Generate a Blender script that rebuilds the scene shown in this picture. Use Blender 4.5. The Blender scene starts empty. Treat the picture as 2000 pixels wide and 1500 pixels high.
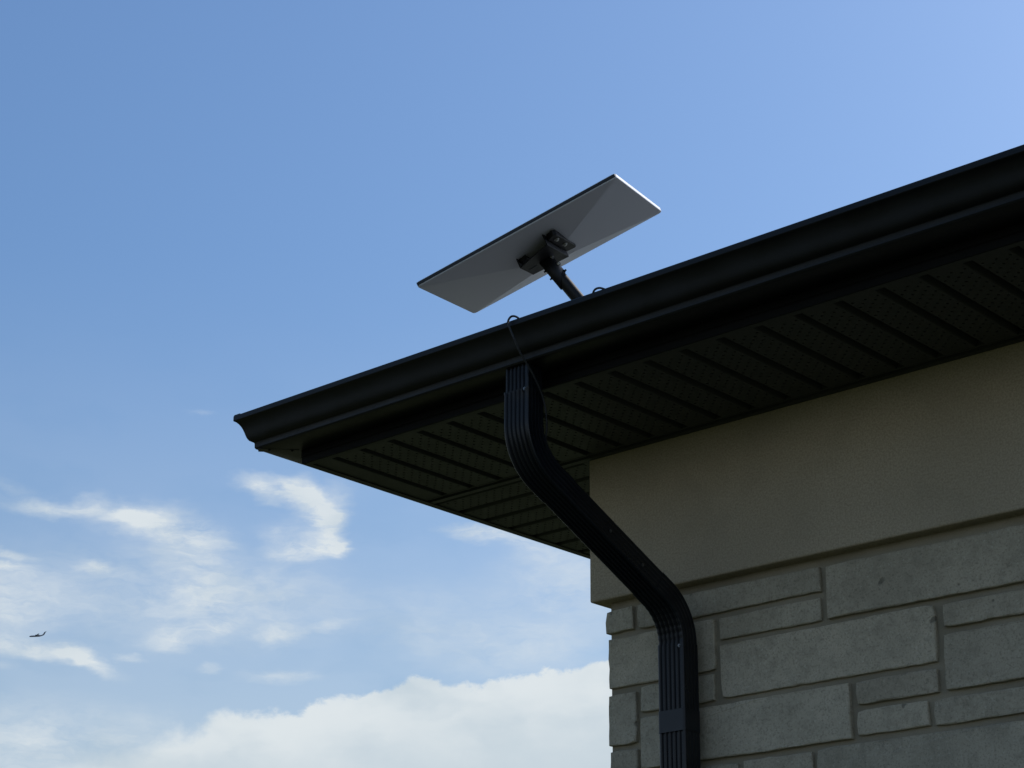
import bpy, bmesh, math, random
from mathutils import Vector, Matrix
R_ = math.radians
random.seed(7)
scene = bpy.context.scene
col = scene.collection

# ------------------------------------------------------------------ camera
Z0 = 3.276                      # height of the eaves soffit above the ground
CAM = Vector((3.14906, -3.75249, -1.67583 + Z0))
CR = ((0.7415003, 0.67090063, 0.00834586),
      (-0.23529341, 0.27166226, -0.93318628),
      (-0.62834251, 0.68999418, 0.35929614))
cam_d = bpy.data.cameras.new('camera')
cam = bpy.data.objects.new('camera', cam_d)
col.objects.link(cam)
rx, dy, fw = [Vector(v) for v in CR]
rot = Matrix((rx, -dy, -fw)).transposed()
cam.matrix_world = Matrix.Translation(CAM) @ rot.to_4x4()
cam_d.sensor_width = 36
cam_d.lens = 3946.48 / 2000 * 36
cam_d.clip_start = 0.05
cam_d.clip_end = 30000
scene.camera = cam

# ------------------------------------------------------------------ sun, sky, exposure
SUN_AZ, SUN_EL = 20.0, 41.0      # degrees from +Y towards +X, degrees above the horizon
sl = bpy.data.lights.new('sun', 'SUN')
sl.energy = 3.2
sl.angle = R_(0.53)
sl.color = (1.0, 0.95, 0.88)
sun = bpy.data.objects.new('sun', sl)
col.objects.link(sun)
sd = Vector((math.sin(R_(SUN_AZ)) * math.cos(R_(SUN_EL)), math.cos(R_(SUN_AZ)) * math.cos(R_(SUN_EL)), math.sin(R_(SUN_EL))))
sun.rotation_euler = sd.to_track_quat('Z', 'Y').to_euler()
sun.location = (0, 0, 30)

scene.view_settings.view_transform = 'Standard'
scene.view_settings.look = 'None'
scene.view_settings.exposure = 0.0
scene.view_settings.gamma = 1.0
scene.view_settings.use_curve_mapping = False

world = bpy.data.worlds.new('World')
scene.world = world
world.use_nodes = True
nt = world.node_tree
nt.nodes.clear()


class NG:
    """small helper to write node maths"""
    def __init__(self, tree):
        self.t = tree

    def n(self, kind, **kw):
        nd = self.t.nodes.new(kind)
        for k, v in kw.items():
            setattr(nd, k, v)
        return nd

    def l(self, a, b):
        self.t.links.new(a, b)

    def put(self, sock, v):
        if v is None:
            return
        if hasattr(v, 'is_output'):
            self.l(v, sock)
        else:
            sock.default_value = v

    def m(self, op, a, b=None, c=None, clamp=False):
        nd = self.n('ShaderNodeMath', operation=op, use_clamp=clamp)
        for i, v in enumerate((a, b, c)):
            self.put(nd.inputs[i], v)
        return nd.outputs[0]

    def vm(self, op, a, b=None, scale=None):
        nd = self.n('ShaderNodeVectorMath', operation=op)
        self.put(nd.inputs[0], a)
        self.put(nd.inputs[1], b)
        if scale is not None:
            self.put(nd.inputs['Scale'], scale)
        return nd.outputs['Value'] if op in ('LENGTH', 'DOT_PRODUCT') else nd.outputs['Vector']

    def ramp(self, v, a, b, lo=0.0, hi=1.0, smooth=True):
        nd = self.n('ShaderNodeMapRange', interpolation_type='SMOOTHSTEP' if smooth else 'LINEAR', clamp=True)
        for i, x in enumerate((v, a, b, lo, hi)):
            self.put(nd.inputs[i], x)
        return nd.outputs[0]

    def noise(self, vec, scale, detail=6, rough=0.55, dist=0.0, color=False, lac=2.0):
        nd = self.n('ShaderNodeTexNoise')
        self.put(nd.inputs['Vector'], vec)
        nd.inputs['Scale'].default_value = scale
        nd.inputs['Detail'].default_value = detail
        nd.inputs['Roughness'].default_value = rough
        nd.inputs['Lacunarity'].default_value = lac
        nd.inputs['Distortion'].default_value = dist
        return nd.outputs['Color' if color else 'Fac']

    def mixc(self, f, a, b):
        nd = self.n('ShaderNodeMix', data_type='RGBA')
        self.put(nd.inputs[0], f)
        self.put(nd.inputs[6], a)
        self.put(nd.inputs[7], b)
        return nd.outputs[2]


g = NG(nt)
sky = g.n('ShaderNodeTexSky', sky_type='NISHITA', sun_disc=False)
sky.sun_elevation = R_(SUN_EL)
sky.sun_rotation = R_(SUN_AZ)
sky.altitude = 250
sky.air_density = 1.5
sky.dust_density = 3.0
sky.ozone_density = 10.0
SKY_STRENGTH = 0.138

tc = g.n('ShaderNodeTexCoord')
dirv = tc.outputs['Generated']
sep = g.n('ShaderNodeSeparateXYZ')
g.l(dirv, sep.inputs[0])
az = g.m('MULTIPLY', g.m('ARCTAN2', sep.outputs[0], sep.outputs[1]), 57.29578)   # degrees, 0 = +Y
el = g.m('MULTIPLY', g.m('ARCSINE', sep.outputs[2]), 57.29578)
cmb = g.n('ShaderNodeCombineXYZ')
g.l(az, cmb.inputs[0])
g.l(el, cmb.inputs[1])
UV = cmb.outputs[0]


def warp(base, scale, amp, detail, off):
    c = g.noise(g.vm('ADD', base, (off, off * 1.7, 0.0)), scale, detail, 0.55, 0.0, True)
    return g.vm('SCALE', g.vm('SUBTRACT', c, (0.5, 0.5, 0.5)), None, amp)


UVs = g.vm('MULTIPLY', UV, (0.55, 1.0, 1.0))
w3 = g.vm('MULTIPLY', warp(UVs, 1.1, 1.0, 4, 5.2), (1.0, 0.6, 0.0))
w4 = g.vm('MULTIPLY', warp(g.vm('MULTIPLY', UVs, (0.9, 1.3, 1.0)), 3.0, 0.55, 5, 7.7), (1.0, 0.62, 0.0))
SUV = g.vm('ADD', g.vm('ADD', UV, w3), w4)          # lightly warped: keeps cloud shapes in place


def blob(base, u, v, ru, rv, tilt, amp, inner=0.0):
    mp = g.n('ShaderNodeMapping', vector_type='TEXTURE')
    g.l(base, mp.inputs['Vector'])
    mp.inputs['Location'].default_value = (u, v, 0)
    mp.inputs['Rotation'].default_value = (0, 0, R_(tilt))
    mp.inputs['Scale'].default_value = (ru, rv, 1)
    d = g.vm('LENGTH', mp.outputs[0])
    return g.ramp(d, 1.0, inner, 0.0, amp)


def px(x, y):
    """direction in the sky (azimuth, elevation) of a point measured in the photograph"""
    r = rx * ((x - 1000) / 3946.48) + dy * ((y - 750) / 3946.48) + fw
    r.normalize()
    return math.degrees(math.atan2(r.x, r.y)), math.degrees(math.asin(r.z))


PD = 0.0147      # degrees per measured unit
# (x, y, half width, half height, tilt, density)
CLOUDS = [
    (250, 1010, 110, 42, 2, 0.85), (345, 1030, 140, 60, -12, 0.95), (405, 1035, 60, 30, 10, 0.4), (395, 1105, 120, 100, -30, 0.50), (330, 1075, 130, 70, 0, 0.25),
    (250, 1165, 380, 130, -4, 0.46), (520, 1165, 240, 125, 0, 0.42), (390, 1180, 160, 70, 0, 0.25),
    (95, 990, 145, 26, -3, 0.70), (168, 985, 60, 28, 18, 0.65),
    (535, 955, 110, 34, -6, 1.15), (608, 982, 90, 50, -36, 1.15), (642, 1028, 50, 70, 8, 1.2),
    (596, 1074, 115, 34, 3, 1.15), (668, 1072, 30, 26, 0, 0.8), (660, 966, 50, 42, 0, 0.42), (535, 1040, 60, 34, 0, 0.40), (590, 1030, 60, 40, 0, 0.3),
    (935, 1040, 100, 24, -3, 1.0), (1000, 1050, 110, 30, -8, 0.8), (1080, 1085, 150, 44, -10, 0.35),
    (55, 1264, 160, 28, -6, 0.95), (175, 1290, 100, 28, -22, 0.9), (255, 1285, 42, 13, -8, 0.5),
    (345, 1246, 95, 32, 10, 0.7), (420, 1230, 70, 24, 20, 0.35), (545, 1236, 70, 28, 8, 0.65), (635, 1222, 90, 13, 14, 0.38),
    (180, 1107, 58, 22, 0, 0.65), (22, 1083, 66, 14, -8, 0.6), (10, 1107, 56, 11, 0, 0.5),
    (556, 1322, 115, 22, 2, 0.55), (405, 1304, 34, 12, 0, 0.38), (0, 1175, 150, 120, 0, 0.7), (0, 1300, 40, 20, 0, 0.3),
    (90, 1455, 420, 110, 0, 0.75), (980, 1265, 300, 80, 0, 0.42), (1130, 1160, 260, 120, 0, 0.50), (820, 1200, 260, 90, 0, 0.28),
    (25, 950, 70, 16, -6, 0.28), (395, 808, 44, 10, 0, 0.16),
]
dens = None
for (x, y, a, b, t, amp) in CLOUDS:
    u, v = px(x, y)
    o = blob(SUV, u, v, a * PD * 1.04, b * PD, t, amp)
    dens = o if dens is None else g.m('ADD', dens, o)
# the same kind of thin cloud goes on all around the sky, low down
far = g.noise(g.vm('MULTIPLY', dirv, (3.0, 3.0, 9.0)), 1.6, 4, 0.6, 0.6)
away = g.vm('LENGTH', g.vm('SUBTRACT', dirv, tuple((fw - dy * 0.0).normalized())))
farm = g.m('MULTIPLY', g.ramp(far, 0.52, 0.78), g.ramp(away, 0.34, 0.6))
farm = g.m('MULTIPLY', farm, g.ramp(el, 45.0, 12.0))
dens = g.m('ADD', dens, farm)
tex = g.noise(g.vm('MULTIPLY', SUV, (0.5, 1.1, 1.0)), 1.0, 6, 0.62, 0.35)
mpz = g.n('ShaderNodeMapping', vector_type='POINT')
g.l(SUV, mpz.inputs['Vector'])
mpz.inputs['Rotation'].default_value = (0, 0, R_(14))
mpz.inputs['Scale'].default_value = (0.45, 3.4, 1.0)
streak = g.noise(mpz.outputs[0], 1.5, 5, 0.65, 0.9)
wisp = g.m('ADD', g.m('MULTIPLY_ADD', tex, 2.6, -0.75), g.m('MULTIPLY_ADD', streak, 0.8, -0.22))
soft = g.m('MULTIPLY', dens, g.m('MAXIMUM', wisp, 0.16))
thin = g.ramp(soft, 0.0, 0.95, 0.0, 0.92, False)

# the cumulus bank along the bottom: its top edge as elevation over azimuth
bank = [(-400, 1610), (0, 1500), (80, 1476), (192, 1448), (280, 1434), (328, 1421), (372, 1424), (424, 1388), (480, 1391),
        (576, 1386), (624, 1369), (744, 1349), (800, 1329), (866, 1331), (943, 1335), (955, 1325), (1013, 1316), (1048, 1309),
        (1125, 1298), (1184, 1295), (1500, 1290), (2000, 1340), (2400, 1420)]
fc = g.n('ShaderNodeFloatCurve')
g.l(g.ramp(az, -66.0, -18.0, 0.0, 1.0, False), fc.inputs['Value'])
cu = fc.mapping.curves[0]
pts = [(max(0.0, min(1.0, (px(x, y)[0] + 66.0) / 48.0)), px(x, y)[1] / 20.0) for (x, y) in bank]
pts = sorted(pts)
cu.points[0].location = (0.0, pts[0][1])
cu.points[1].location = (1.0, pts[-1][1])
for p in pts:
    if 0.002 < p[0] < 0.998:
        cu.points.new(*p)
fc.mapping.update()
edge = g.m('MULTIPLY', fc.outputs[0], 20.0)
puff = g.noise(g.vm('MULTIPLY', UV, (1.0, 1.25, 1.0)), 1.15, 7, 0.62, 0.2)
puff2 = g.noise(g.vm('MULTIPLY', UV, (1.0, 1.2, 1.0)), 0.5, 2, 0.5)
edge = g.m('ADD', edge, g.m('MULTIPLY_ADD', puff, 0.95, -0.475))
inside = g.m('SUBTRACT', edge, el)
hard = g.ramp(az, -56.5, -48.0, 1.3, 0.16)          # the bank dissolves towards the left
bankm = g.ramp(g.m('DIVIDE', inside, hard), -0.35, 1.0, 0.0, 1.0)
bankm = g.m('MULTIPLY', bankm, g.ramp(g.m('ADD', g.m('MULTIPLY', puff2, 2.0), g.m('MULTIPLY', inside, 1.1)), 0.2, 1.3, 0.72, 0.96))
haze = g.ramp(el, 25.0, 7.0, 0.0, 0.39)
alpha = g.m('SUBTRACT', 1.0, g.m('MULTIPLY', g.m('SUBTRACT', 1.0, g.m('MAXIMUM', thin, bankm)), g.m('SUBTRACT', 1.0, haze)))

ctex = g.noise(g.vm('MULTIPLY', SUV, (0.5, 1.0, 1.0)), 0.55, 3, 0.55)
ccol = g.mixc(g.m('MULTIPLY', g.ramp(ctex, 0.2, 0.6), g.ramp(inside, 3.2, 0.2, 0.12, 1.0)), (0.56, 0.65, 0.715, 1), (0.74, 0.795, 0.82, 1))
bg1 = g.n('ShaderNodeBackground')
g.l(sky.outputs[0], bg1.inputs[0])
bg1.inputs[1].default_value = SKY_STRENGTH
bg2 = g.n('ShaderNodeBackground')
g.l(ccol, bg2.inputs[0])
bg2.inputs[1].default_value = 1.0
mx = g.n('ShaderNodeMixShader')
g.l(alpha, mx.inputs[0])
g.l(bg1.outputs[0], mx.inputs[1])
g.l(bg2.outputs[0], mx.inputs[2])
out = g.n('ShaderNodeOutputWorld')
g.l(mx.outputs[0], out.inputs[0])


# ------------------------------------------------------------------ materials
def mat(name, base, rough=0.5, metal=0.0, spec=0.5, build=None):
    m = bpy.data.materials.new(name)
    m.use_nodes = True
    t = m.node_tree
    b = t.nodes['Principled BSDF']
    b.inputs['Base Color'].default_value = (*base, 1)
    b.inputs['Roughness'].default_value = rough
    b.inputs['Metallic'].default_value = metal
    b.inputs['Specular IOR Level'].default_value = spec
    if build:
        build(NG(t), b)
    return m


def bump(h, b, height, strength, distance):
    nd = h.n('ShaderNodeBump')
    h.l(height, nd.inputs['Height'])
    nd.inputs['Strength'].default_value = strength
    nd.inputs['Distance'].default_value = distance
    h.l(nd.outputs[0], b.inputs['Normal'])


def objco(h):
    return h.n('ShaderNodeTexCoord').outputs['Object']


def rndco(h):
    """object coordinates shifted by the object's own random number"""
    info = h.n('ShaderNodeObjectInfo')
    o = h.n('ShaderNodeTexCoord').outputs['Object']
    return h.vm('ADD', o, h.vm('SCALE', (7.3, 3.1, 5.7), None, info.outputs['Random'])), info.outputs['Random']


def b_paint(dark, light, r0, r1):
    def f(h, b):
        c = objco(h)
        n1 = h.noise(c, 9.0, 5, 0.6)
        n2 = h.noise(c, 120.0, 3, 0.6)
        h.l(h.mixc(h.ramp(n1, 0.35, 0.7), dark, light), b.inputs['Base Color'])
        h.l(h.ramp(h.m('ADD', h.m('MULTIPLY', n1, 0.7), h.m('MULTIPLY', n2, 0.3)), 0.35, 0.65, r0, r1), b.inputs['Roughness'])
        bump(h, b, h.m('ADD', h.noise(c, 14.0, 2, 0.5), h.m('MULTIPLY', n2, 0.05)), 0.12, 0.004)
    return f


M = {}
M['black'] = mat('black_aluminium_paint', (0.006, 0.006, 0.007), 0.4, 0, 0.22, b_paint((0.0042, 0.0046, 0.0050, 1), (0.0075, 0.0078, 0.0080, 1), 0.36, 0.5))
M['fascia'] = mat('dark_fascia_paint', (0.005, 0.005, 0.005), 0.5, 0, 0.1, b_paint((0.0035, 0.0035, 0.0035, 1), (0.006, 0.006, 0.006, 1), 0.5, 0.65))
M['soffit'] = mat('dark_soffit_paint', (0.03, 0.03, 0.027), 0.5, 0, 0.25, b_paint((0.038, 0.042, 0.036, 1), (0.052, 0.055, 0.047, 1), 0.5, 0.65))
M['pipe'] = mat('sky_tinted_black_pipe_paint', (0.008, 0.010, 0.014), 0.3, 0, 0.34, b_paint((0.0040, 0.0058, 0.0095, 1), (0.0062, 0.0084, 0.0122, 1), 0.27, 0.40))  # black pipe; the sky's blue reflection is mixed into its base colour
M['screw'] = mat('worn_screw', (0.16, 0.16, 0.16), 0.35, 0.8)


def b_stucco(h, b):
    c = objco(h)
    big = h.noise(c, 1.6, 4, 0.55)
    fine = h.noise(c, 210.0, 4, 0.7)
    mid = h.noise(c, 40.0, 4, 0.6)
    colr = h.mixc(h.ramp(big, 0.3, 0.7), (0.437, 0.363, 0.260, 1), (0.514, 0.427, 0.308, 1))
    mott = h.noise(c, 7.0, 5, 0.6, 0.5)
    colr = h.mixc(h.ramp(mott, 0.42, 0.75, 0.0, 0.30), colr, (0.30, 0.26, 0.19, 1))
    colr = h.mixc(h.ramp(fine, 0.35, 0.7, 0.0, 0.7), colr, (0.253, 0.209, 0.148, 1))
    h.l(colr, b.inputs['Base Color'])
    bump(h, b, h.m('ADD', fine, h.m('MULTIPLY', mid, 0.9)), 0.8, 0.0026)


M['stucco'] = mat('sand_finish_stucco', (0.34, 0.32, 0.28), 0.9, 0, 0.2, b_stucco)


def b_stone(h, b):
    c, rnd = rndco(h)
    big = h.noise(c, 5.0, 5, 0.6)
    fine = h.noise(c, 190.0, 4, 0.7)
    mid = h.noise(c, 34.0, 5, 0.65)
    colr = h.mixc(h.ramp(big, 0.3, 0.72), (0.375, 0.333, 0.252, 1), (0.504, 0.443, 0.337, 1))
    colr = h.mixc(h.m('MULTIPLY', rnd, 0.35), colr, (0.412, 0.339, 0.246, 1))
    colr = h.mixc(h.ramp(mid, 0.42, 0.72, 0.0, 0.45), colr, (0.247, 0.220, 0.165, 1))
    colr = h.mixc(h.ramp(fine, 0.48, 0.68, 0.0, 0.6), colr, (0.174, 0.155, 0.114, 1))
    lite = h.noise(c, 150.0, 3, 0.7)
    colr = h.mixc(h.ramp(lite, 0.55, 0.75, 0.0, 0.5), colr, (0.60, 0.555, 0.44, 1))
    tone = h.m('MULTIPLY_ADD', h.m('FRACT', h.m('MULTIPLY', rnd, 7.31)), 0.24, 0.87)
    colr = h.vm('SCALE', colr, None, tone)
    pit = h.noise(c, 26.0, 2, 0.4)
    pm = h.ramp(pit, 0.73, 0.79)
    colr = h.mixc(h.m('MULTIPLY', pm, 0.7), colr, (0.110, 0.098, 0.072, 1))
    h.l(colr, b.inputs['Base Color'])
    bump(h, b, h.m('SUBTRACT', h.m('ADD', h.m('MULTIPLY', fine, 0.5), mid), h.m('MULTIPLY', pm, 1.2)), 0.7, 0.003)


M['stone'] = mat('grey_ashlar_stone', (0.34, 0.34, 0.3), 0.9, 0, 0.2, b_stone)


def b_mortar(h, b):
    c = objco(h)
    fine = h.noise(c, 300.0, 4, 0.7)
    big = h.noise(c, 6.0, 3, 0.5)
    colr = h.mixc(h.ramp(big, 0.3, 0.7), (0.251, 0.215, 0.154, 1), (0.316, 0.271, 0.196, 1))
    colr = h.mixc(h.ramp(fine, 0.4, 0.7, 0.0, 0.3), colr, (0.162, 0.138, 0.100, 1))
    h.l(colr, b.inputs['Base Color'])
    bump(h, b, h.m('ADD', fine, big), 0.5, 0.003)


M['mortar'] = mat('mortar', (0.22, 0.21, 0.18), 0.95, 0, 0.15, b_mortar)


def b_roof(h, b):
    c = objco(h)
    colr = h.mixc(h.noise(c, 220.0, 3, 0.7), (0.07, 0.07, 0.072, 1), (0.16, 0.157, 0.152, 1))
    h.l(colr, b.inputs['Base Color'])
    bump(h, b, h.noise(c, 200.0, 3, 0.7), 0.5, 0.003)


M['roof'] = mat('charcoal_shingle', (0.045, 0.045, 0.045), 0.95, 0, 0.2, b_roof)


def b_plastic(h, b):
    c = objco(h)
    n = h.noise(c, 6.0, 4, 0.55)
    h.l(h.mixc(n, (0.58, 0.60, 0.635, 1), (0.64, 0.655, 0.68, 1)), b.inputs['Base Color'])
    h.l(h.ramp(n, 0.3, 0.7, 0.42, 0.55), b.inputs['Roughness'])


M['plastic'] = mat('off_white_plastic', (0.62, 0.63, 0.64), 0.5, 0, 0.4, b_plastic)
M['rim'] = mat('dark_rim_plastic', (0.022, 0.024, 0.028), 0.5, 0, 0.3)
M['bracket'] = mat('black_powder_coat', (0.006, 0.006, 0.007), 0.42, 0, 0.3, b_paint((0.005, 0.005, 0.006, 1), (0.009, 0.009, 0.010, 1), 0.42, 0.55))
M['steel'] = mat('zinc_bolt', (0.55, 0.55, 0.54), 0.28, 1.0)
M['cable'] = mat('grey_cable_jacket', (0.024, 0.024, 0.026), 0.5, 0, 0.3)


def b_ground(h, b):
    c = objco(h)
    n1 = h.noise(c, 0.05, 6, 0.6)
    n2 = h.noise(c, 3.0, 6, 0.7)
    colr = h.mixc(h.ramp(n1, 0.35, 0.65), (0.060, 0.080, 0.026, 1), (0.095, 0.090, 0.045, 1))
    colr = h.mixc(h.ramp(n2, 0.35, 0.7, 0, 0.5), colr, (0.035, 0.05, 0.016, 1))
    h.l(colr, b.inputs['Base Color'])
    bump(h, b, n2, 0.6, 0.05)


M['ground'] = mat('lawn', (0.08, 0.085, 0.035), 0.95, 0, 0.2, b_ground)
M['plane'] = mat('aircraft_paint', (0.10, 0.115, 0.15), 0.5)
M['plane_pale'] = mat('aircraft_pale_paint', (0.42, 0.46, 0.52), 0.5)


# ------------------------------------------------------------------ mesh helpers
def tag(o, label=None, cat=None, group=None, kind=None):
    for k, v in (('label', label), ('category', cat), ('group', group), ('kind', kind)):
        if v:
            o[k] = v
    return o


def empty(name, loc):
    o = bpy.data.objects.new(name, None)
    o.empty_display_size = 0.1
    col.objects.link(o)
    o.location = loc
    return o


def wloc(o):
    p = Vector(o.location)
    while o.parent:
        o = o.parent
        p = p + Vector(o.location)
    return p


def build(name, bm, material, parent=None, smooth=False, origin=None):
    """link a bmesh (given in world coordinates) as one object, parented, its origin at origin"""
    org = Vector(origin) if origin is not None else Vector((0, 0, 0))
    if org.length:
        bmesh.ops.translate(bm, verts=bm.verts, vec=-org)
    bmesh.ops.recalc_face_normals(bm, faces=bm.faces)
    me = bpy.data.meshes.new(name)
    bm.to_mesh(me)
    bm.free()
    if smooth:
        for p in me.polygons:
            p.use_smooth = True
    me.materials.append(material)
    o = bpy.data.objects.new(name, me)
    col.objects.link(o)
    if parent is not None:
        o.parent = parent
        o.location = org - wloc(parent)
    else:
        o.location = org
    return o


def box(bm, x0, x1, y0, y1, z0, z1):
    vs = [bm.verts.new((x, y, z)) for x in (x0, x1) for y in (y0, y1) for z in (z0, z1)]
    for f in ((0, 1, 3, 2), (4, 6, 7, 5), (0, 4, 5, 1), (2, 3, 7, 6), (0, 2, 6, 4), (1, 5, 7, 3)):
        bm.faces.new([vs[i] for i in f])
    return vs


def tube(bm, pts, rad, seg=10, cap=True):
    rings = []
    prev = None
    for i, p in enumerate(pts):
        p = Vector(p)
        a = Vector(pts[max(0, i - 1)])
        b = Vector(pts[min(len(pts) - 1, i + 1)])
        t = (b - a).normalized()
        if prev is None:
            ref = Vector((0, 0, 1)) if abs(t.z) < 0.9 else Vector((1, 0, 0))
            s = t.cross(ref).normalized()
        else:
            s = (prev - t * prev.dot(t)).normalized()
        prev = s
        w = t.cross(s)
        r = rad[i] if isinstance(rad, (list, tuple)) else rad
        rings.append([bm.verts.new(p + (s * math.cos(2 * math.pi * k / seg) + w * math.sin(2 * math.pi * k / seg)) * r) for k in range(seg)])
    for a, b in zip(rings, rings[1:]):
        for k in range(seg):
            bm.faces.new((a[k], a[(k + 1) % seg], b[(k + 1) % seg], b[k]))
    if cap:
        bm.faces.new(rings[0][::-1])
        bm.faces.new(rings[-1])
    return rings


def spline(pts, n=8):
    """Catmull-Rom through the points"""
    P = [Vector(p) for p in pts]
    P = [P[0] * 2 - P[1]] + P + [P[-1] * 2 - P[-2]]
    o = []
    for i in range(1, len(P) - 2):
        for k in range(n):
            t = k / n
            a, b, c, d = P[i - 1], P[i], P[i + 1], P[i + 2]
            o.append(0.5 * ((2 * b) + (c - a) * t + (2 * a - 5 * b + 4 * c - d) * t * t + (3 * b - a - 3 * c + d) * t ** 3))
    o.append(P[-2])
    return o


def bolt(bm, p, axis, r=0.006, h=0.005, shank=0.0, sr=0.003):
    """hexagon head with a washer, standing on p along axis"""
    a = Vector(axis).normalized()
    p = Vector(p)
    tube(bm, [p, p + a * 0.0012], r * 1.45, 14)
    tube(bm, [p + a * 0.0012, p + a * (h * 0.8), p + a * h], [r, r, r * 0.8], 6)
    if shank:
        tube(bm, [p + a * h, p + a * (h + shank)], sr, 8)


# ------------------------------------------------------------------ setting
bm = bmesh.new()
for f in ([(-9000, -9000), (9000, -9000), (9000, 9000), (-9000, 9000)],):
    bm.faces.new([bm.verts.new((x, y, 0.0)) for x, y in f])
tag(build('ground', bm, M['ground']), kind='structure')

# ------------------------------------------------------------------ the house
XF, YF = -0.573, -0.470         # outer faces of the side and front fascia
XR, YR = 7.6, 6.6               # the far ends of the house
house = empty('house', (0, 0, 0))
tag(house, 'stone and stucco house corner under dark eaves', 'house')

# core of the wall (the mortar shows in the joints) and the stucco frieze
bm = bmesh.new()
box(bm, 0.0395, XR, 0.0365, YR, -0.3, Z0 - 0.20)
wall = build('stone_wall', bm, M['mortar'], house)
tag(wall, 'grey coursed stone wall below the stucco band')
bm = bmesh.new()
vs = box(bm, 0.0, XR, 0.0, YR, Z0 - 0.3745, Z0 + 0.004)
bmesh.ops.bevel(bm, geom=[e for e in bm.edges if all(abs(v.co.x) < 1e-5 for v in e.verts) or all(abs(v.co.z - Z0 + 0.3745) < 1e-5 for v in e.verts)],
                offset=0.005, segments=3, profile=0.5, affect='EDGES')
frieze = build('stucco_frieze', bm, M['stucco'], house)
tag(frieze, 'plain grey beige stucco band under the eaves')


def stone_mesh(bm, x0, x1, z0, z1, yf, depth=0.05, rnd=None, corner=False):
    """one dressed stone: slightly wavy outline, softened arrises"""
    rnd = rnd or random
    step = 0.022
    pts = []
    nx = max(2, int((x1 - x0) / step))
    nz = max(2, int((z1 - z0) / step))
    j = lambda: rnd.gauss(0, 0.00045) + (rnd.choice((-1, 1)) * 0.0016 if rnd.random() < 0.06 else 0)
    ends = [rnd.uniform(-0.0014, 0.0014) for _ in range(4)]

    def side(a, b, n, o0, o1, normal):
        r = []
        ph = rnd.random() * 6.28
        for i in range(n):
            t = i / n
            off = o0 + (o1 - o0) * t + math.sin(t * 5 + ph) * 0.0006 + j()
            r.append((a[0] + (b[0] - a[0]) * t + normal[0] * off, a[1] + (b[1] - a[1]) * t + normal[1] * off))
        return r
    pts += side((x0, z0), (x1, z0), nx, ends[0], ends[1], (0, 1))
    pts += side((x1, z0), (x1, z1), nz, ends[1], ends[2], (1, 0))
    pts += side((x1, z1), (x0, z1), nx, ends[2], ends[3], (0, 1))
    pts += side((x0, z1), (x0, z0), nz, ends[3], ends[0], (1, 0))
    # pull the four corners in a little
    n = len(pts)
    cs = (0, nx, nx + nz, 2 * nx + nz)
    cx, cz = (x0 + x1) / 2, (z0 + z1) / 2
    q = list(pts)
    for c in cs:
        p = pts[c]
        k = rnd.choice((0.0006, 0.0010, 0.0015, 0.0035))
        q[c] = (p[0] + math.copysign(k, cx - p[0]), p[1] + math.copysign(k, cz - p[1]))
    pts = q
    tilt = rnd.uniform(-0.0015, 0.0015)
    lay = []
    for inset, dep in ((0.0, depth), (0.0, 0.0026), (0.0008, 0.0009), (0.0026, 0.0)):
        ring = []
        for (x, z) in pts:
            sx = 1 if x < cx else -1
            xx = x + max(-1, min(1, (cx - x) / 0.02)) * inset
            zz = z + max(-1, min(1, (cz - z) / 0.02)) * inset
            w = rnd.gauss(0, 0.0005) if dep < 0.004 else 0
            ring.append(bm.verts.new((xx, yf + dep + w + tilt * (z - cz) / max(0.02, z1 - z0), zz)))
        lay.append(ring)
    for a, b in zip(lay, lay[1:]):
        for i in range(n):
            bm.faces.new((a[i], a[(i + 1) % n], b[(i + 1) % n], b[i]))
    bm.faces.new(lay[-1])


# stones seen in the photograph: x0, x1, top, bottom (metres from the corner and from the soffit)
STONES = [
    (0.030, 0.115, -0.397, -0.454), (0.130, 0.664, -0.397, -0.456), (0.680, 1.395, -0.400, -0.522),
    (0.376, 0.662, -0.470, -0.523), (0.037, 0.360, -0.468, -0.593), (0.376, 0.953, -0.536, -0.662),
    (0.135, 0.357, -0.601, -0.664), (0.037, 0.122, -0.610, -0.735), (0.135, 0.727, -0.676, -0.801),
    (0.744, 0.952, -0.676, -0.729), (0.742, 0.923, -0.741, -0.797), (0.937, 1.262, -0.744, -0.799),
    (0.970, 1.352, -0.606, -0.728), (0.975, 1.560, -0.540, -0.592),
    (0.041, 0.126, -0.748, -0.870), (0.321, 0.420, -0.815, -0.870), (0.433, 0.622, -0.815, -0.870), (0.635, 1.210, -0.813, -0.939),
    (0.142, 0.307, -0.815, -0.870), (1.277, 1.62, -0.744, -0.868), (1.225, 1.262, -0.813, -0.868),
    (1.410, 1.68, -0.400, -0.455), (1.410, 1.59, -0.469, -0.522), (1.367, 1.54, -0.606, -0.662), (1.367, 1.62, -0.676, -0.728),
    (0.041, 0.30, -0.884, -0.939), (0.314, 0.622, -0.884, -0.939), (1.225, 1.62, -0.884, -0.939),
]
rs = random.Random(3)
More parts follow.
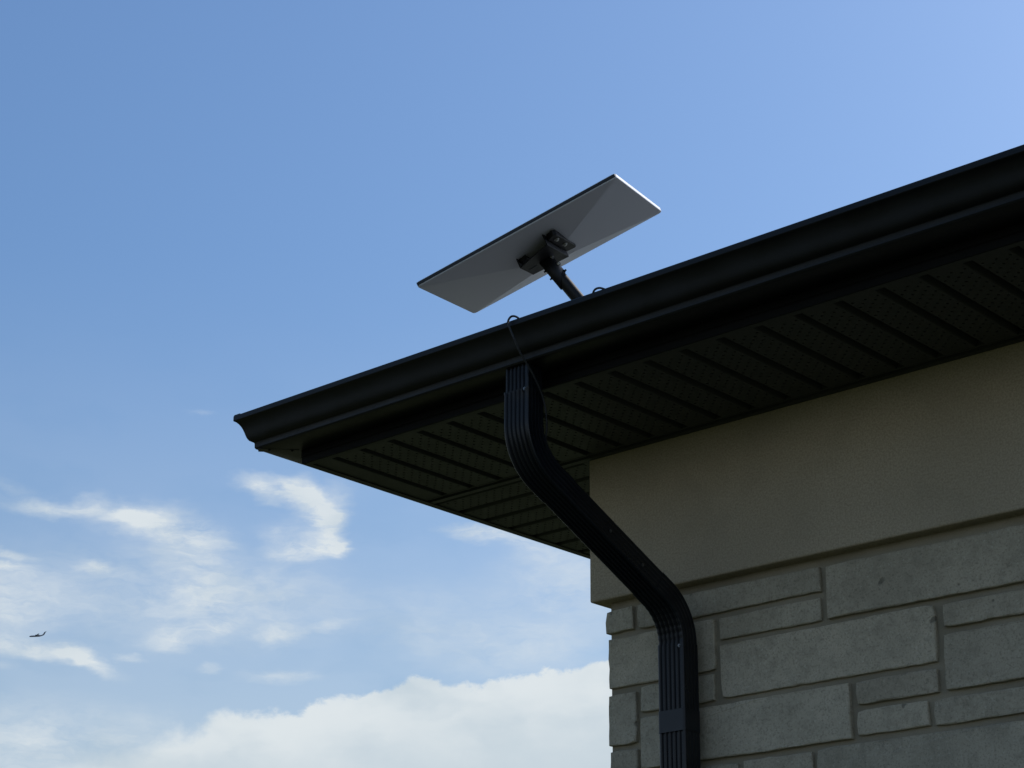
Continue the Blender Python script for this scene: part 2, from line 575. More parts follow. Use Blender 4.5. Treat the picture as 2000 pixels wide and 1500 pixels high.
# the coursing goes on to the right of and below what the photograph shows
z = -0.955
while z > -1.75:
    hgt = rs.choice((0.055, 0.125, 0.125))
    x = 0.039
    while x < 2.5:
        w = rs.choice((0.1, 0.2, 0.3, 0.45, 0.58)) * rs.uniform(0.85, 1.15)
        if hgt > 0.1 and rs.random() < 0.4:
            STONES.append((x, x + w, z, z - 0.055))
            STONES.append((x, x + w, z - 0.07, z - 0.125))
        else:
            STONES.append((x, x + w, z, z - hgt))
        x += w + 0.014
    z -= hgt + 0.015
for (xs, zt, nrow) in ((1.70, -0.40, 1), (1.636, -0.47, 2), (1.576, -0.54, 1), (1.636, -0.607, 2), (1.636, -0.744, 2), (1.636, -0.884, 1)):
    x = xs
    while x < 2.5:
        w = rs.uniform(0.15, 0.5)
        STONES.append((x, x + w, zt, zt - (0.055 if nrow == 1 else 0.122)))
        x += w + 0.014
for i, (x0, x1, zt, zb) in enumerate(STONES):
    bm = bmesh.new()
    r = random.Random(100 + i)
    stone_mesh(bm, x0, x1, Z0 + zb, Z0 + zt, 0.0262 + r.uniform(-0.0018, 0.0012), 0.07 if x0 < 0.05 else 0.03, r)
    build('stone', bm, M['stone'], wall, origin=((x0 + x1) / 2, 0.0262, Z0 + (zt + zb) / 2))


# roof: a hipped roof, closed underneath
bm = bmesh.new()
e = dict(x0=XF - 0.03, x1=XR + 0.6, y0=YF - 0.03, y1=YR + 0.5)
pit = 0.4167
zb, zt = Z0 + 0.128, Z0 + 0.139
half = (e['y1'] - e['y0']) / 2
rz = zt + half * pit
lo = [bm.verts.new((x, y, zb)) for x, y in ((e['x0'], e['y0']), (e['x1'], e['y0']), (e['x1'], e['y1']), (e['x0'], e['y1']))]
up = [bm.verts.new((v.co.x, v.co.y, zt)) for v in lo]
r0 = bm.verts.new((e['x0'] + half, (e['y0'] + e['y1']) / 2, rz))
r1 = bm.verts.new((e['x1'] - half, (e['y0'] + e['y1']) / 2, rz))
bm.faces.new(lo)
for i in range(4):
    bm.faces.new((lo[i], lo[(i + 1) % 4], up[(i + 1) % 4], up[i]))
bm.faces.new((up[0], up[1], r1, r0))
bm.faces.new((up[1], up[2], r1))
bm.faces.new((up[2], up[3], r0, r1))
bm.faces.new((up[3], up[0], r0))
roof = build('roof', bm, M['roof'], house)


def roof_z(y):
    return zt + (y - e['y0']) * pit


def corner_sweep(profile, name, material, parent, closed=False, xe=None, ye=None, solid=0.0, smooth=False):
    """sweep (w, z) - w outwards from the fascia face - along the front and round the corner along the side"""
    bm = bmesh.new()
    xe = XR if xe is None else xe
    ye = YR if ye is None else ye
    rows = []
    for (w, z) in profile:
        rows.append([bm.verts.new((xe, YF - w, Z0 + z)), bm.verts.new((XF - w, YF - w, Z0 + z)), bm.verts.new((XF - w, ye, Z0 + z))])
    pr = list(zip(rows, rows[1:])) + ([(rows[-1], rows[0])] if closed else [])
    for a, b in pr:
        for k in range(2):
            bm.faces.new((a[k], a[k + 1], b[k + 1], b[k]))
    return build(name, bm, material, parent, smooth)


# fascia and the soffit trim under it
fascia = corner_sweep([(-0.02, 0.0168), (-0.0006, 0.0168), (0.0, 0.0175), (0.0, 0.127), (-0.02, 0.127)], 'fascia', M['fascia'], house, True)
tag(fascia, 'black fascia board behind the gutter')
corner_sweep([(-0.006, 0.0160), (-0.0012, 0.0160), (0.0004, 0.0152), (0.0004, 0.0140), (-0.0012, 0.0135), (-0.0016, -0.0024), (-0.006, -0.0024)], 'drip_edge', M['fascia'], house, True)
trim = corner_sweep([(-0.0062, 0.0005), (-0.0062, -0.0030), (-0.0212, -0.0030), (-0.0215, 0.0005)], 'soffit_trim', M['soffit'], house, True)

# ------------------------------------------------------------------ soffit boards: ribbed, perforated, each its own piece
PITCH = 0.1017


def board_mesh(length):
    """a board along +Y from 0 to length, width PITCH along +X, face at z = 0 looking down, open round holes"""
    bm = bmesh.new()
    g0, g1 = 0.0118, PITCH - 0.0118
    dep = 0.017

    def strip(xa, za, xb, zb):
        vs = [bm.verts.new(p) for p in ((xa, 0, za), (xb, 0, zb), (xb, length, zb), (xa, length, za))]
        bm.faces.new(vs)
    strip(0, dep, 0.0045, dep)
    strip(0.0045, dep, g0 - 0.001, 0.0012)
    strip(g0 - 0.001, 0.0012, g0 + 0.0008, 0)
    strip(g1 - 0.0008, 0, g1 + 0.001, 0.0012)
    strip(g1 + 0.001, 0.0012, PITCH - 0.0045, dep)
    strip(PITCH - 0.0045, dep, PITCH, dep)
    a0, a1 = g0 + 0.0008, g1 - 0.0008
    rows = 5
    rw = (a1 - a0) / rows
    n = int((length - 0.03) / 0.029)
    cy = 0.029
    y00 = (length - n * cy) / 2
    rad = 0.0033
    for r in range(rows):
        xa, xb = a0 + r * rw, a0 + (r + 1) * rw
        off = y00 + (cy / 2 if r % 2 else 0)
        cnt = n - 1 if r % 2 else n
        for (ya, yb) in ((0, off), (off + cnt * cy, length)):
            bm.faces.new([bm.verts.new(p) for p in ((xa, ya, 0), (xb, ya, 0), (xb, yb, 0), (xa, yb, 0))])
        for k in range(cnt):
            ya, yb = off + k * cy, off + (k + 1) * cy
            C = [bm.verts.new(p) for p in ((xa, ya, 0), (xb, ya, 0), (xb, yb, 0), (xa, yb, 0))]
            mx_, my_ = (xa + xb) / 2, (ya + yb) / 2
            O = [bm.verts.new((mx_ + rad * math.cos(R_(-112.5 + 45 * q)), my_ + rad * math.sin(R_(-112.5 + 45 * q)), 0)) for q in range(8)]
            T = [bm.verts.new((v.co.x, v.co.y, 0.004)) for v in O]
            for s in range(4):
                bm.faces.new((C[s], C[(s + 1) % 4], O[(2 * s + 1) % 8], O[2 * s]))
                bm.faces.new((C[(s + 1) % 4], O[(2 * s + 2) % 8], O[(2 * s + 1) % 8]))
            for q in range(8):
                bm.faces.new((O[q], O[(q + 1) % 8], T[(q + 1) % 8], T[q]))
    bmesh.ops.recalc_face_normals(bm, faces=bm.faces)
    me = bpy.data.meshes.new('soffit_board')
    bm.to_mesh(me)
    bm.free()
    me.materials.append(M['soffit'])
    return me


front_soffit = empty('front_soffit', (0, 0, Z0))
front_soffit.parent = house
tag(front_soffit, 'dark ribbed perforated soffit over the stone wall')
side_soffit = empty('side_soffit', (0, 0, Z0))
side_soffit.parent = house
tag(side_soffit, 'dark ribbed perforated soffit round the corner')
fy0, fy1 = YF + 0.0205, -0.036
fm = board_mesh(fy1 - fy0 + 0.012)
xg = -0.476 - PITCH / 1.0       # groove centres lie on x = -0.476 + k * PITCH
k = 0
x = -0.476 - PITCH
# the narrow cut board against the side fascia
bmc = bmesh.new()
xc0 = XF + 0.0205
vsx = ((xc0 - 0.002, 0.0), (-0.476 - 0.0115, 0.0), (-0.476 - 0.0095, 0.0012), (-0.476 - 0.0045, 0.014), (-0.476, 0.014))
rws = [[bmc.verts.new((a, fy0 - 0.006, Z0 + b)), bmc.verts.new((a, fy1 + 0.006, Z0 + b))] for a, b in vsx]
for a, b in zip(rws, rws[1:]):
    bmc.faces.new((a[0], a[1], b[1], b[0]))
build('soffit_board', bmc, M['soffit'], front_soffit, origin=(-0.5, fy0, Z0))
x = -0.476
while x < 3.4:
    o = bpy.data.objects.new('soffit_board', fm)
    col.objects.link(o)
    o.parent = front_soffit
    o.location = (x, fy0 - 0.006, random.uniform(-0.0004, 0.0004))
    x += PITCH
xs0, xs1 = XF + 0.0205, 0.004
smesh = board_mesh(xs1 - xs0 + 0.006)
y = 0.004
while y < 2.2:
    o = bpy.data.objects.new('soffit_board', smesh)
    col.objects.link(o)
    o.parent = side_soffit
    o.location = (xs1, y, random.uniform(-0.0004, 0.0004))
    o.rotation_euler = (0, 0, R_(90))
    y += PITCH
# dividing channel in line with the wall: a dark slot, then a narrow flange
bm = bmesh.new()
prof = [(-0.0375, 0.001), (-0.0365, -0.0012), (-0.0345, -0.0012), (-0.0340, 0.016), (-0.0175, 0.016), (-0.0170, -0.0014), (0.0005, -0.0014), (0.0025, 0.002)]
for xa, xb in ((XF + 0.020, 3.5),):
    rws = [[bm.verts.new((xa, a, Z0 + b)), bm.verts.new((xb, a, Z0 + b))] for a, b in prof]
    for a, b in zip(rws, rws[1:]):
        bm.faces.new((a[0], a[1], b[1], b[0]))
build('channel', bm, M['soffit'], front_soffit)
bm = bmesh.new()
prof = [(-0.022, 0.001), (-0.021, -0.0013), (-0.001, -0.0013), (-0.0005, 0.003)]
rws = [[bm.verts.new((a, 0.002, Z0 + b)), bm.verts.new((a, 2.2, Z0 + b))] for a, b in prof]
for a, b in zip(rws, rws[1:]):
    bm.faces.new((a[0], a[1], b[1], b[0]))
build('channel', bm, M['soffit'], side_soffit)

# ------------------------------------------------------------------ gutter: moulded front, mitred round the corner
ogee = [(0.0005, 0.122), (0.0005, 0.0345), (0.002, 0.0335), (0.040, 0.0328), (0.0775, 0.0335), (0.083, 0.0350), (0.0853, 0.0385), (0.0858, 0.0500),
        (0.0872, 0.0525), (0.0915, 0.0548), (0.0960, 0.0575), (0.0990, 0.0615), (0.1012, 0.0660), (0.1035, 0.0725), (0.1058, 0.0800),
        (0.1085, 0.0875), (0.1120, 0.0950), (0.1165, 0.1020), (0.1215, 0.1072), (0.1262, 0.1098), (0.1270, 0.1112), (0.1270, 0.1222),
        (0.1260, 0.1238), (0.1160, 0.1240), (0.1142, 0.1225), (0.1140, 0.1185)]
rows = []
bm = bmesh.new()
gx1 = XR + 0.6
NX = 30
xsn = [gx1 + (XF - gx1) * i / NX for i in range(NX)]
rg = random.Random(5)
for (w, z) in ogee:
    row = []
    for i, xx in enumerate(xsn):
        wob = 0.0011 * math.sin(xx * 2.7 + w * 30) + 0.0006 * math.sin(xx * 7.9)
        row.append(bm.verts.new((xx, YF - w + wob * 0.5, Z0 + z + wob * 0.4)))
    row.append(bm.verts.new((XF - w, YF - w, Z0 + z)))
    rows.append(row)
for a, b in zip(rows, rows[1:]):
    for i in range(NX):
        bm.faces.new((a[i], a[i + 1], b[i + 1], b[i]))
gutter = build('gutter', bm, M['black'], house, True)
tag(gutter, 'black moulded gutter along the front eaves')
bm = bmesh.new()
rows = []
for (w, z) in ogee:
    rows.append([bm.verts.new((XF - w, YF - w, Z0 + z)), bm.verts.new((XF - w, YR + 0.5, Z0 + z))])
for a, b in zip(rows, rows[1:]):
    bm.faces.new((a[0], a[1], b[1], b[0]))
gutter2 = build('gutter', bm, M['black'], house, True)
tag(gutter2, 'black gutter running back along the side eaves')
for o in (gutter, gutter2):
    md = o.modifiers.new('thickness', 'SOLIDIFY')
    md.thickness = 0.0012
    md.offset = 0
    md2 = o.modifiers.new('edges', 'EDGE_SPLIT')
    md2.split_angle = R_(28)
# mitre seam strip under the corner, with its rivets
bm = bmesh.new()
for s in (1, -1):
    pass
c0 = Vector((XF - 0.004, YF - 0.004, Z0 + 0.0315))
c1 = Vector((XF - 0.079, YF - 0.079, Z0 + 0.0322))
dv = Vector((1, -1, 0)).normalized() * 0.012
vs = [bm.verts.new(p) for p in (c0 + dv, c1 + dv, c1 - dv, c0 - dv)]
ts = [bm.verts.new(v.co + Vector((0, 0, 0.0013))) for v in vs]
bm.faces.new(vs)
bm.faces.new(ts[::-1])
for i in range(4):
    bm.faces.new((vs[i], vs[(i + 1) % 4], ts[(i + 1) % 4], ts[i]))
build('seam_strip', bm, M['black'], gutter, origin=c0)
for t in (0.17, 0.72):
    for s in (1,):
        p = c0.lerp(c1, t) + dv * 0.3 * s
        bm = bmesh.new()
        tube(bm, [p, p - Vector((0, 0, 0.0016)), p - Vector((0, 0, 0.0026))], [0.0042, 0.0038, 0.002], 12)
        build('rivet', bm, M['bracket'], gutter, True, origin=p)
# end tab of the mitre on the lip
bm = bmesh.new()
box(bm, XF - 0.127, XF - 0.105, YF - 0.1255, YF - 0.108, Z0 + 0.1242, Z0 + 0.1268)
build('corner_tab', bm, M['black'], gutter, origin=(XF - 0.11, YF - 0.11, Z0 + 0.124))
# hidden hangers across the gutter
for hx in (-0.2, 0.42, 1.03, 1.64, 2.25):
    bm = bmesh.new()
    box(bm, hx - 0.012, hx + 0.012, YF - 0.112, YF - 0.002, Z0 + 0.1150, Z0 + 0.1165)
    build('hanger', bm, M['steel'], gutter, origin=(hx, YF - 0.06, Z0 + 0.115))

# ------------------------------------------------------------------ downspout
down = empty('downspout', (0.2445, -0.522, Z0 + 0.033))
down.parent = house
tag(down, 'black fluted downspout with two elbows, bent back to the wall')
DW, DD = 0.073, 0.056
KX = 0.108


def dx(y):
    return 0.2445 + KX * (y + 0.522)


def section(grow=0.0, flute=0.0058, n_rib=5):
    """closed outline (a along the width, b towards the wall): fluted faces, rounded corners"""
    hw, hd = DW / 2 + grow, DD / 2 + grow
    rc = 0.006
    out_ = []

    def face(p, q, nrm, ribs, fl):
        L = math.dist(p, q)
        k = ribs * 10
        for i in range(k + 1):
            t = i / k
            s = math.sin(math.pi * ribs * t) ** 2
            s = min(1.0, s * 2.0)
            off = -fl * s
            out_.append((p[0] + (q[0] - p[0]) * t + nrm[0] * off, p[1] + (q[1] - p[1]) * t + nrm[1] * off))

    def corner(cx, cy, a0):
        for i in range(1, 5):
            a = R_(a0 + 90 * i / 5)
            out_.append((cx + rc * math.cos(a), cy + rc * math.sin(a)))
    m = 0.0
    face((-hw + rc, -hd), (hw - rc, -hd), (0, -1), n_rib, flute)
    corner(hw - rc, -hd + rc, -90)
    face((hw, -hd + rc), (hw, hd - rc), (1, 0), 4, flute * 0.15)
    corner(hw - rc, hd - rc, 0)
    face((hw - rc, hd), (-hw + rc, hd), (0, 1), n_rib, flute)
    corner(-hw + rc, hd - rc, 90)
    face((-hw, hd - rc), (-hw, -hd + rc), (-1, 0), 4, flute * 0.15)
    corner(-hw + rc, -hd + rc, 180)
    return out_


def sweep_pipe(name, stations, grow=0.0, wrinkle=None, flute=0.0058, thick=True):
    """stations: (y, z, angle of the axis from straight down towards the wall in degrees, extra)"""
    bm = bmesh.new()
    sec = section(grow, flute)
    rings = []
    for si, (y, z, ang, ex) in enumerate(stations):
        ny, nz = math.cos(R_(ang)), math.sin(R_(ang))      # 'towards the wall' direction of the section
        ring = []
        for (a, b) in sec:
            bb = b * (1 + ex * 0) + 0.0
            aa = a * (1 + ex)
            bb = b * (1 + ex)
            if wrinkle:
                bb += wrinkle(si, a, b)
            yy = y + bb * ny
            zz = z + bb * nz
            ring.append(bm.verts.new((dx(y) + aa, yy, Z0 + zz)))
        rings.append(ring)
    n = len(sec)
    for p, q in zip(rings, rings[1:]):
        for i in range(n):
            bm.faces.new((p[i], p[(i + 1) % n], q[(i + 1) % n], q[i]))
    # rolled-in ends so the sheet edge shows
    o = build(name, bm, M['pipe'], down, True, origin=(dx(stations[0][0]), stations[0][0], Z0 + stations[0][1]))
    md = o.modifiers.new('thickness', 'SOLIDIFY')
    md.thickness = 0.0009
    md.offset = -1
    md2 = o.modifiers.new('edges', 'EDGE_SPLIT')
    md2.split_angle = R_(40)
    return o


RB = 0.130
yA, zA = -0.522, -0.100
# outlet collar out of the gutter
sweep_pipe('outlet', [(yA, 0.042, 0, 0), (yA, 0.0, 0, 0), (yA, -0.034, 0, 0)], grow=-0.0010)
# upper elbow
st = [(yA, -0.0245, 0, 0.030), (yA, -0.0275, 0, 0.030), (yA, -0.031, 0, 0.0), (yA, -0.060, 0, 0), (yA, zA, 0, 0)]
NB = 14
for i in range(1, NB + 1):
    a = 60 * i / NB
    st.append((yA + RB * (1 - math.cos(R_(a))), zA - RB * math.sin(R_(a)), a, 0))
yB, zB = st[-1][0], st[-1][1]
st.append((yB + 0.05 * math.sin(R_(60)), zB - 0.05 * math.cos(R_(60)), 60, 0))
crimpA = lambda s, a, b: (0.0016 * math.sin(s * 2.4) if (b > 0.02 and 5 <= s <= NB + 4) else 0.0)
sweep_pipe('elbow', st, 0.0012, crimpA)
# slanted pipe
yC = -0.032 - RB * 0.5
Ld = (yC - yB) / math.sin(R_(60))
zC = zB - Ld * 0.5
d0 = 0.032
st = [(yB + (d0 + (Ld - d0 - 0.012) * i / 6) * math.sin(R_(60)), zB - (d0 + (Ld - d0 - 0.012) * i / 6) * 0.5, 60, 0) for i in range(7)]
sweep_pipe('pipe', st, 0.0)
# lower elbow, its inner side crimped
st = []
for i in range(4):
    s = -0.035 + 0.035 * i / 3
    st.append((yC + s * math.sin(R_(60)), zC - s * 0.5, 60, 0))
NB2 = 26
for i in range(1, NB2 + 1):
    a = 60 - 60 * i / NB2
    st.append((-0.032 - RB * (1 - math.cos(R_(a))), zC - RB * (math.sin(R_(60)) - math.sin(R_(a))), a, 0))
zD = st[-1][1]
st.append((-0.032, zD - 0.012, 0, 0))
st.append((-0.032, zD - 0.020, 0, 0.012))
crimpB = lambda s, a, b: (0.0008 * math.sin(s * 1.65) if (b < -0.02 and 5 <= s <= NB2 + 2) else 0.0)
sweep_pipe('elbow', st, 0.0010, crimpB)
# lower pipe down the wall
st = [(-0.032, zD - 0.002 - i * 0.3, 0, 0) for i in range(8)]
st.append((-0.032, -Z0 + 0.25, 0, 0))
sweep_pipe('pipe', st, 0.0022)
# strap round the pipe
bm = bmesh.new()
sec = section(0.0026, 0.0)
zs0, zs1 = -0.693, -0.744
ra = [bm.verts.new((dx(-0.032) + a, -0.032 + b, Z0 + zs0)) for a, b in sec]
rb = [bm.verts.new((dx(-0.032) + a, -0.032 + b, Z0 + zs1)) for a, b in sec]
n = len(sec)
for i in range(n):
    bm.faces.new((ra[i], ra[(i + 1) % n], rb[(i + 1) % n], rb[i]))
ostrap = build('strap', bm, M['pipe'], down, False, origin=(dx(-0.032), -0.032, Z0 + zs0))
md = ostrap.modifiers.new('thickness', 'SOLIDIFY')
md.thickness = 0.0008
md.offset = 1
# clip behind the pipe, fixed to the stone
bm = bmesh.new()
box(bm, dx(-0.032) - 0.012, dx(-0.032) + 0.012, -0.032 + DD / 2 + 0.004, 0.0262, Z0 + zs1, Z0 + zs0)
build('strap_clip', bm, M['pipe'], down, origin=(dx(-0.032), 0.01, Z0 + zs0))
# screws
for p, ax in (((0.2445 + DW / 2 - 0.008, yA - DD / 2 - 0.0012, Z0 - 0.030), (0, -1, 0)),
              ((dx(-0.032) + DW / 2 - 0.009, -0.032 - DD / 2 - 0.002, Z0 + zD - 0.012), (0, -1, 0)),
              ((dx(-0.29) + DW / 2 + 0.0012, -0.29, Z0 - 0.315), (1, 0, 0)),
              ((dx(-0.2) + DW / 2 + 0.0012, -0.185, Z0 - 0.375), (1, 0, 0))):
    bm = bmesh.new()
    bolt(bm, p, ax, 0.0028, 0.0030)
    build('screw', bm, M['screw'], down, origin=p)

# ------------------------------------------------------------------ satellite dish on its pole
DC = Vector((-0.041, -0.137, 0.561 + Z0))
DU = Vector((0.90571837, 0.26491762, 0.33089711))
DV = Vector((0.34003835, -0.92017437, -0.19404392))
DN = Vector((0.25307738, 0.28826685, -0.92350098))


def dp(u, v, n):
    return DC + DU * u + DV * v + DN * n


pole_dir = (rx * 0.627 + dy * 0.779 + fw * -0.30).normalized()
pole_top = dp(0.006, 0.030, 0.047)
# where the pole meets the roof
t_ = 0.0
while (pole_top + pole_dir * t_).z > roof_z((pole_top + pole_dir * t_).y) + 0.006 and t_ < 1:
    t_ += 0.001
pole_foot = pole_top + pole_dir * t_
dish = empty('satellite_dish', pole_foot)
tag(dish, 'flat rectangular satellite dish tilted on a black pole above the gutter', 'satellite dish')
L2, H2 = 0.594 / 2, 0.383 / 2


def rrect(hw, hh, r, n=5):
    o = []
    for (cx, cy, a0) in ((hw - r, hh - r, 0), (-hw + r, hh - r, 90), (-hw + r, -hh + r, 180), (hw - r, -hh + r, 270)):
        for i in range(n + 1):
            a = R_(a0 + 90 * i / n)
            o.append((cx + r * math.cos(a), cy + r * math.sin(a)))
    return o


bm = bmesh.new()
rings = []
for (ins, nn, r) in ((0.0045, -0.0140, 0.008), (0.0015, -0.0132, 0.009), (0.0, -0.0115, 0.010), (0.0, -0.0015, 0.010), (0.0010, 0.0, 0.010)):
    rings.append([bm.verts.new(dp(a, b, nn)) for a, b in rrect(L2 - ins, H2 - ins, r)])
n = len(rings[0])
for p, q in zip(rings, rings[1:]):
    for i in range(n):
        bm.faces.new((p[i], p[(i + 1) % n], q[(i + 1) % n], q[i]))
bm.faces.new(rings[0])
# shallow pyramid back: each rim edge runs up to the raised seat of the bracket
AP = 0.028
seat = [(0.066, 0.030), (-0.066, 0.030), (-0.066, -0.060), (0.066, -0.060)]
sv = [bm.verts.new(dp(a, b, AP)) for a, b in seat]
q = rings[-1]
per = n // 4
for s in range(4):
    for i in range(per - 1):
        bm.faces.new((q[s * per + i], q[s * per + i + 1], sv[s]))
    bm.faces.new((q[s * per + per - 1], q[(s * per + per) % n], sv[(s + 1) % 4], sv[s]))
bm.faces.new(sv)
panel = build('panel', bm, M['plastic'], dish, origin=DC)
panel.modifiers.new('soft', 'BEVEL').width = 0.0015
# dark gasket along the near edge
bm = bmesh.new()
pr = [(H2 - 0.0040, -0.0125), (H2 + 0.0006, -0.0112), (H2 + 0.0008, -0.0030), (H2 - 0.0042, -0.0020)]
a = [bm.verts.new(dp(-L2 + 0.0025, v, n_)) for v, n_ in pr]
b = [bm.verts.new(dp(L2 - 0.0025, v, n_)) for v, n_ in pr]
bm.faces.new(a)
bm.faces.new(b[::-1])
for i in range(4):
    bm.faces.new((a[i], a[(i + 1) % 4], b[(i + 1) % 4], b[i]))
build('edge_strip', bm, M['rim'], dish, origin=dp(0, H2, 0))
# bracket: two flanges bolted to the panel, cheeks and a lowered web
HW = 0.047


def prism(bm, poly, n0, n1):
    a = [bm.verts.new(dp(u, v, n0)) for u, v in poly]
    b = [bm.verts.new(dp(u, v, n1)) for u, v in poly]
    k = len(poly)
    bm.faces.new(a)
    bm.faces.new(b[::-1])
    for i in range(k):
        bm.faces.new((a[i], a[(i + 1) % k], b[(i + 1) % k], b[i]))


bm = bmesh.new()
web = [(-0.056, 0.076), (0.050, 0.134), (0.053, -0.022), (-0.054, -0.014)]
prism(bm, web, HW - 0.003, HW)
web_o = build('bracket_web', bm, M['bracket'], dish, origin=dp(0, 0.03, HW))
web_o.modifiers.new('soft', 'BEVEL').width = 0.0008
bm = bmesh.new()
prism(bm, [(0.0465, 0.131), (0.050, 0.134), (0.053, -0.022), (0.0495, -0.022)], AP - 0.012, HW - 0.0032)
prism(bm, [(-0.056, 0.076), (-0.0525, 0.078), (-0.0505, -0.014), (-0.054, -0.014)], AP - 0.012, HW - 0.0032)
build('bracket_cheek', bm, M['bracket'], dish, origin=dp(0, 0.03, AP))
bm = bmesh.new()
fl = [(0.0532, 0.118), (0.074, 0.130), (0.081, 0.122), (0.083, -0.018), (0.078, -0.026), (0.0535, -0.022)]
prism(bm, fl, AP - 0.012, AP + 0.0035)
build('bracket_flange', bm, M['bracket'], dish, origin=dp(0.07, 0.05, AP)).modifiers.new('soft', 'BEVEL').width = 0.0008
bm = bmesh.new()
prism(bm, [(-0.050, 0.070), (-0.028, 0.076), (-0.028, -0.012), (-0.050, -0.012)], AP - 0.014, AP + 0.0015)
build('bracket_flange', bm, M['bracket'], dish, origin=dp(-0.07, 0.03, AP))
for (u, v) in ((0.069, 0.094), (0.0695, 0.034)):
    bm = bmesh.new()
    bolt(bm, dp(u, v, AP + 0.0035), DN, 0.0048, 0.0050)
    build('bolt', bm, M['steel'], dish, origin=dp(u, v, AP))
# slot in the web
bm = bmesh.new()
prism(bm, [(-0.046, 0.034), (-0.022, 0.036), (-0.022, 0.031), (-0.046, 0.029)], HW - 0.0005, HW + 0.0006)
build('slot', bm, M['rim'], dish, origin=dp(-0.03, 0.03, HW))
# pole, sleeve, bolts
bm = bmesh.new()
tube(bm, [pole_top + pole_dir * 0.012, pole_foot - pole_dir * 0.0], 0.0168, 28)
build('pole', bm, M['bracket'], dish, True, origin=pole_foot).modifiers.new('edges', 'EDGE_SPLIT').split_angle = R_(40)
# sleeve: a split clamp with a slanted lower end
bm = bmesh.new()
sx = pole_dir.cross(fw).normalized()
if sx.dot(rx) < 0:
    sx = -sx
sy = pole_dir.cross(sx).normalized()
nS = 28
ra, rb = [], []
for i in range(nS):
    a = 2 * math.pi * i / nS
    d = sx * math.cos(a) + sy * math.sin(a)
    ra.append(bm.verts.new(pole_top + d * 0.0198 - pole_dir * 0.004))
    rb.append(bm.verts.new(pole_top + d * 0.0198 + pole_dir * (0.066 - 0.020 * math.cos(a))))
for i in range(nS):
    bm.faces.new((ra[i], ra[(i + 1) % nS], rb[(i + 1) % nS], rb[i]))
slv = build('sleeve', bm, M['bracket'], dish, True, origin=pole_top)
sm = slv.modifiers.new('thickness', 'SOLIDIFY')
sm.thickness = 0.0026
view = (pole_top - CAM).normalized()
for (tt, ang, sh, rr) in ((0.004, 35, 0.0, 0.0046), (0.030, 28, 0.0, 0.0046)):
    d = (sx * math.cos(R_(ang)) + sy * math.sin(R_(ang)))
    if d.dot(view) > 0:
        d = (sx * math.cos(R_(-ang)) + sy * math.sin(R_(-ang)))
    p = pole_top + pole_dir * tt + d * 0.0195
    bm = bmesh.new()
    bolt(bm, p, d, rr, 0.0055)
    build('bolt', bm, M['steel'], dish, origin=p)
for (tt, s) in ((0.052, 1), (0.046, -1), (0.020, -1)):
    p = pole_top + pole_dir * tt + sx * s * 0.0160
    bm = bmesh.new()
    bolt(bm, p, sx * s, 0.0042, 0.0045, 0.004, 0.0026)
    build('bolt', bm, M['bracket'], dish, origin=p)
# foot plate on the roof
bm = bmesh.new()
rn = Vector((0, -pit, 1)).normalized()
ru = Vector((1, 0, 0))
rv = rn.cross(ru)
ring = []
base = Vector((pole_foot.x, pole_foot.y, roof_z(pole_foot.y) + 0.001))
lo_ = [bm.verts.new(base + ru * a + rv * b) for a, b in rrect(0.06, 0.08, 0.01)]
hi_ = [bm.verts.new(v.co + rn * 0.005) for v in lo_]
bm.faces.new(lo_)
bm.faces.new(hi_[::-1])
for i in range(len(lo_)):
    bm.faces.new((lo_[i], lo_[(i + 1) % len(lo_)], hi_[(i + 1) % len(lo_)], hi_[i]))
build('foot_plate', bm, M['bracket'], dish, origin=base)

# ------------------------------------------------------------------ cable from the dish over the gutter and down the pipe
cb = [pole_foot + Vector((0.03, -0.02, 0.01)), (0.45, -0.42, 0.150 + Z0), (0.505, -0.560, 0.110 + Z0), (0.511, -0.590, 0.119 + Z0), (0.520, -0.5965, 0.1290 + Z0),
      (0.537, -0.5965, 0.1290 + Z0), (0.556, -0.590, 0.1165 + Z0), (0.56, -0.57, 0.105 + Z0), (0.50, -0.55, 0.075 + Z0), (0.40, -0.54, 0.06 + Z0),
      (0.318, -0.565, 0.090 + Z0), (0.3000, -0.588, 0.1150 + Z0), (0.2880, -0.598, 0.1285 + Z0), (0.2770, -0.604, 0.1300 + Z0), (0.2700, -0.6065, 0.1180 + Z0),
      (0.2740, -0.6040, 0.1020 + Z0), (0.2820, -0.5965, 0.0740 + Z0), (0.2865, -0.582, 0.0450 + Z0), (0.2900, -0.566, 0.0250 + Z0), (0.2920, -0.545, 0.0030 + Z0),
      (0.2910, -0.520, -0.0260 + Z0), (0.2900, -0.505, -0.0500 + Z0), (0.2895, -0.496, -0.078 + Z0), (0.2840, -0.4870, -0.112 + Z0), (0.2760, -0.480, -0.140 + Z0),
      (0.274, -0.450, -0.172 + Z0), (0.275, -0.40, -0.205 + Z0), (0.272, -0.22, -0.312 + Z0), (0.278, -0.10, -0.378 + Z0), (0.282, -0.030, -0.438 + Z0), (0.285, 0.002, -0.50 + Z0), (0.287, 0.008, -0.60 + Z0), (0.287, 0.012, -1.2 + Z0), (0.287, 0.012, -2.9 + Z0)]
bm = bmesh.new()
tube(bm, spline(cb, 7), 0.0025, 8)
cable = build('cable', bm, M['cable'], None, True, origin=pole_foot)
tag(cable, 'thin grey cable looping over the gutter lip beside the downspout', 'cable')

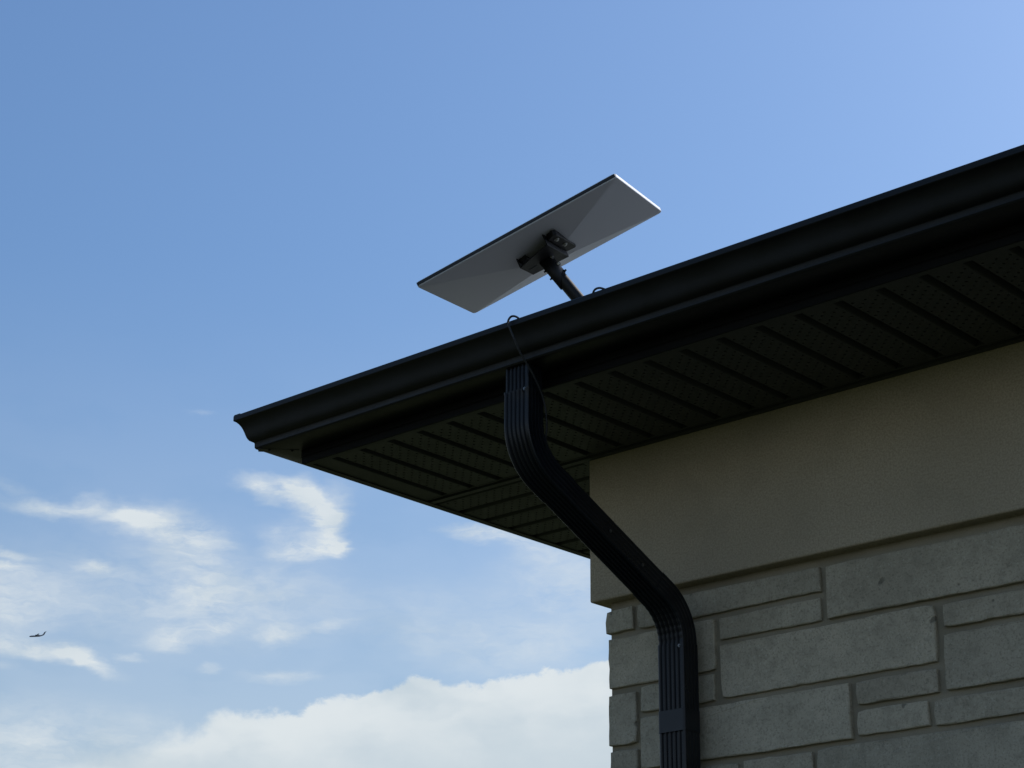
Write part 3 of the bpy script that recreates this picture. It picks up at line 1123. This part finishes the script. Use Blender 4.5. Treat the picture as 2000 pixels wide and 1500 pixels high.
# ------------------------------------------------------------------ airliner far off, low in the sky
ray = (rx * ((72 - 1000) / 3946.48) + dy * ((1242.5 - 750) / 3946.48) + fw).normalized()
PP = CAM + ray * 3750
hr = Vector((rx.x, rx.y, 0)).normalized()
hf = Vector((fw.x, fw.y, 0)).normalized()
ph = (hr * -0.86 + hf * -0.5).normalized()           # heading
ph = (ph + Vector((0, 0, -0.17))).normalized()
pw = ph.cross(Vector((0, 0, 1))).normalized()        # right wing
pu = pw.cross(ph).normalized()
plane = empty('airplane', PP)
tag(plane, 'tiny high wing airplane with T tail low in the sky', 'airplane')


def pl(a, b, c):
    return PP + ph * a + pw * b + pu * c


bm = bmesh.new()
tube(bm, [pl(a, 0, c) for a, c in ((14, -0.3), (13.3, -0.2), (12, 0), (9.5, 0.15), (4, 0.15), (-4, 0.2), (-9, 0.9), (-12.5, 1.6), (-14, 1.9))],
     [0.15, 0.75, 1.2, 1.42, 1.45, 1.42, 1.05, 0.55, 0.2], 16)
build('fuselage', bm, M['plane'], plane, True, origin=PP)


def slab(bm, a, b, t):
    """wing-like slab: a and b are (leading, trailing) at root and tip"""
    lo = [bm.verts.new(Vector(p) - pu * t / 2) for p in (a[0], a[1], b[1], b[0])]
    hi = [bm.verts.new(Vector(p) + pu * t / 2) for p in (a[0], a[1], b[1], b[0])]
    bm.faces.new(lo)
    bm.faces.new(hi[::-1])
    for i in range(4):
        bm.faces.new((lo[i], lo[(i + 1) % 4], hi[(i + 1) % 4], hi[i]))


for s in (1, -1):
    bm = bmesh.new()
    slab(bm, (pl(2.2, 0, 1.5), pl(-1.2, 0, 1.5)), (pl(1.4, s * 13.5, 1.9), pl(-0.3, s * 13.5, 1.9)), 0.45)
    build('wing', bm, M['plane_pale'], plane, origin=PP)
    bm = bmesh.new()
    tube(bm, [pl(a, s * 4.4, 1.2) for a in (4.6, 4.0, 1.5, -2.5, -4)], [0.25, 0.62, 0.72, 0.6, 0.2], 12)
    build('engine', bm, M['plane'], plane, True, origin=PP)
    bm = bmesh.new()
    slab(bm, (pl(-14.6, 0, 6.9), pl(-17.0, 0, 6.9)), (pl(-15.6, s * 4.0, 7.0), pl(-17.2, s * 4.0, 7.0)), 0.3)
    build('tailplane', bm, M['plane'], plane, origin=PP)
bm = bmesh.new()
fp = [(-8.5, 1.6), (-13.8, 1.9), (-17.0, 6.9), (-14.4, 6.9), (-11.8, 3.6)]
a = [bm.verts.new(pl(x, 0.2, z)) for x, z in fp]
b = [bm.verts.new(pl(x, -0.2, z)) for x, z in fp]
bm.faces.new(a)
bm.faces.new(b[::-1])
for i in range(5):
    bm.faces.new((a[i], a[(i + 1) % 5], b[(i + 1) % 5], b[i]))
build('fin', bm, M['plane'], plane, origin=PP)
